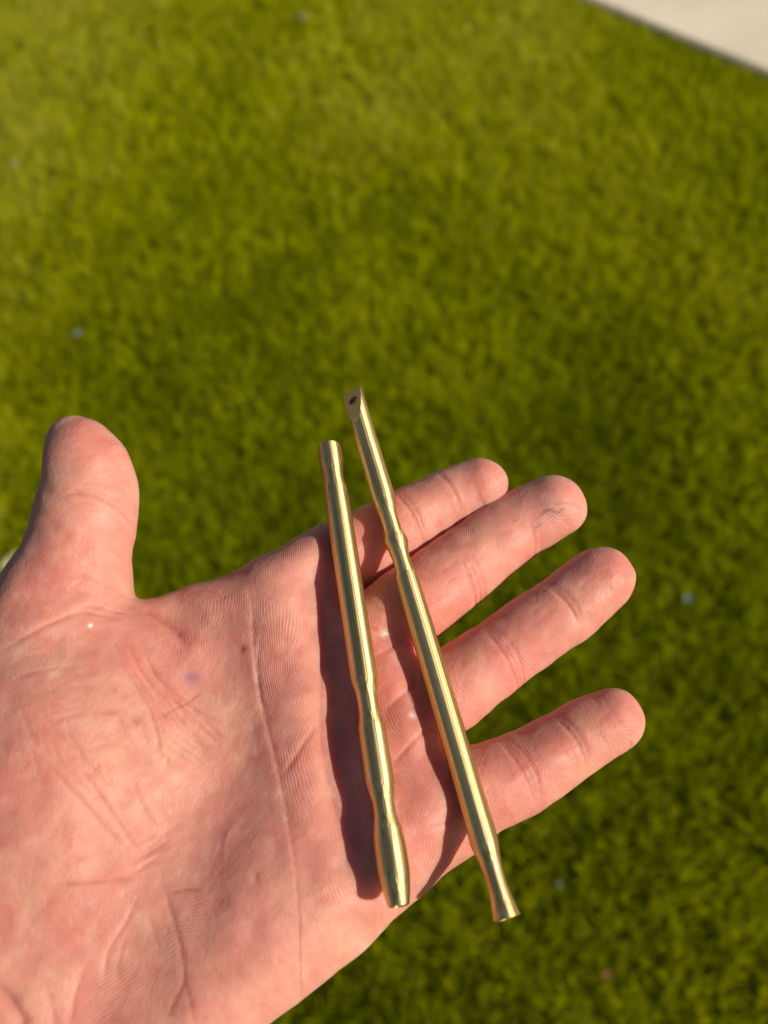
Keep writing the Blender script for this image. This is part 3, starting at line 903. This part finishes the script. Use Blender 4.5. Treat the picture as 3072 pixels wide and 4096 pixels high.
def drill(me, co, axis, r, depth):
    """cut a round hole into a mesh"""
    bm = bmesh.new()
    q = axis.to_track_quat('Z', 'Y').to_matrix().to_4x4()
    bmesh.ops.create_cone(bm, cap_ends=True, segments=28, radius1=r, radius2=r, depth=depth * 2, matrix=Matrix.Translation(co) @ q)
    cm = bpy.data.meshes.new('cutter'); bm.to_mesh(cm); bm.free()
    oa = link(bpy.data.objects.new('a', me)); ob = link(bpy.data.objects.new('b', cm))
    md = oa.modifiers.new('hole', 'BOOLEAN'); md.operation = 'DIFFERENCE'; md.solver = 'EXACT'; md.object = ob
    dg = bpy.context.evaluated_depsgraph_get()
    new = bpy.data.meshes.new_from_object(oa.evaluated_get(dg))
    bpy.data.objects.remove(oa); bpy.data.objects.remove(ob); bpy.data.meshes.remove(cm)
    return new

K2 = 0.0000655                                                # metres per pixel at that tip
SL_N = Vector((-0.46, 0.888, 0)); SLOPE = 4.0
def slant(bm):
    """chisel the upper end: a flat that falls away to the left and to the viewer"""
    n = Vector((SL_N.x * SLOPE, SL_N.y * SLOPE, -1.0)).normalized()
    geom = list(bm.verts) + list(bm.edges) + list(bm.faces)
    bmesh.ops.bisect_plane(bm, geom=geom, plane_co=(0, 0, 0), plane_no=n, clear_outer=True)
    bmesh.ops.holes_fill(bm, edges=[e for e in bm.edges if e.is_boundary], sides=0)
    bmesh.ops.recalc_face_normals(bm, faces=bm.faces)
    return n

rod_b = place_rod('brass_rod', (1407, 1562), (2028, 3675), [(1562, 85)] + ROD2[1:], 'longer brass rod with slanted drilled tip, lying across the finger bases', slant, lift=-.6)
rod_a = place_rod('brass_rod', (1315, 1784), (1596, 3625), ROD1, 'shorter brass rod with blunt ends, lying in the hollow of the palm', lift=-.9)

# ------------------------------------------------------------------ small things lying in the lawn
def flat_material(name, a, b2):
    N = Nodes(name)
    b = N.n('ShaderNodeBsdfPrincipled', i_Roughness=0.7)
    tc = N.n('ShaderNodeTexCoord'); n = N.n('ShaderNodeTexNoise', i_Scale=200.0); N.l(tc.outputs['Object'], n.inputs['Vector'])
    N.l(N.ramp(n.outputs[0], [(.35, a), (.65, b2)]), b.inputs['Base Color'])
    N.l(b.outputs[0], N.out.inputs[0])
    return N.m
PETAL = flat_material('pale_petal', (.11, .14, .10), (.17, .20, .15))
LEAF_Y = flat_material('dry_leaf', (.30, .28, .11), (.38, .35, .16))
LEAF_R = flat_material('red_leaf', (.15, .04, .012), (.20, .06, .02))

def curled(name, fx, fy, size, mat, label, cat, group=None, z=.022, rot=0.0, wide=.6):
    """a small curled petal or leaf: pointed at both ends, cupped, with a midrib fold"""
    n, m = 9, 7; vs = []; fs = []
    for i in range(n):
        t = i / (n - 1)
        wdt = size * wide * .5 * math.sin(math.pi * min(1, max(0, t * .94 + .03))) ** .7
        for j in range(m):
            q = j / (m - 1) * 2 - 1
            vs.append(((t - .5) * size, q * wdt, size * (.16 * (2 * t - 1) ** 2 + .22 * q * q * wide + .02 * math.sin(5 * t + 2 * q))))
    for i in range(n - 1):
        for j in range(m - 1): fs.append((i * m + j, (i + 1) * m + j, (i + 1) * m + j + 1, i * m + j + 1))
    me = bpy.data.meshes.new(name); me.from_pydata(vs, [], fs); smooth(me); me.materials.append(mat)
    o = link(bpy.data.objects.new(name, me))
    o.location = ground_pt(fx, fy, z); o.rotation_euler = (.15, -.1, rot)
    sd = o.modifiers.new('thickness', 'SOLIDIFY'); sd.thickness = .0008
    return tag(o, label, cat, group)
PG = 'pale petals fallen on the lawn'
curled('fallen_petal', 2752, 2398, .017, PETAL, 'pale bluish white petal in the dark grass right of the ring fingertip', 'petal', PG, rot=.4, wide=.9)
curled('fallen_petal', 1212, 72, .021, PETAL, 'pale petal near the top edge of the lawn, left of the path', 'petal', PG, rot=1.0, wide=.9)
curled('fallen_petal', 312, 1335, .017, PETAL, 'pale petal in the grass above the thumb', 'petal', PG, rot=.8, wide=.7)
curled('fallen_petal', 62, 660, .016, PETAL, 'small pale petal by the left edge of the lawn', 'petal', PG, rot=1.6, wide=.8)
curled('fallen_petal', 2236, 3538, .009, PETAL, 'tiny pale petal in the grass right of the rods', 'petal', PG, rot=1.2, wide=.6)
curled('dry_leaf', 45, 2250, .04, LEAF_Y, 'pale yellow dry leaf on the lawn behind the base of the thumb', 'leaf', rot=.9, wide=.55)
curled('red_leaf', 2432, 3898, .014, LEAF_R, 'tiny reddish brown leaf in the grass at the bottom right', 'leaf', rot=.3, wide=.7)
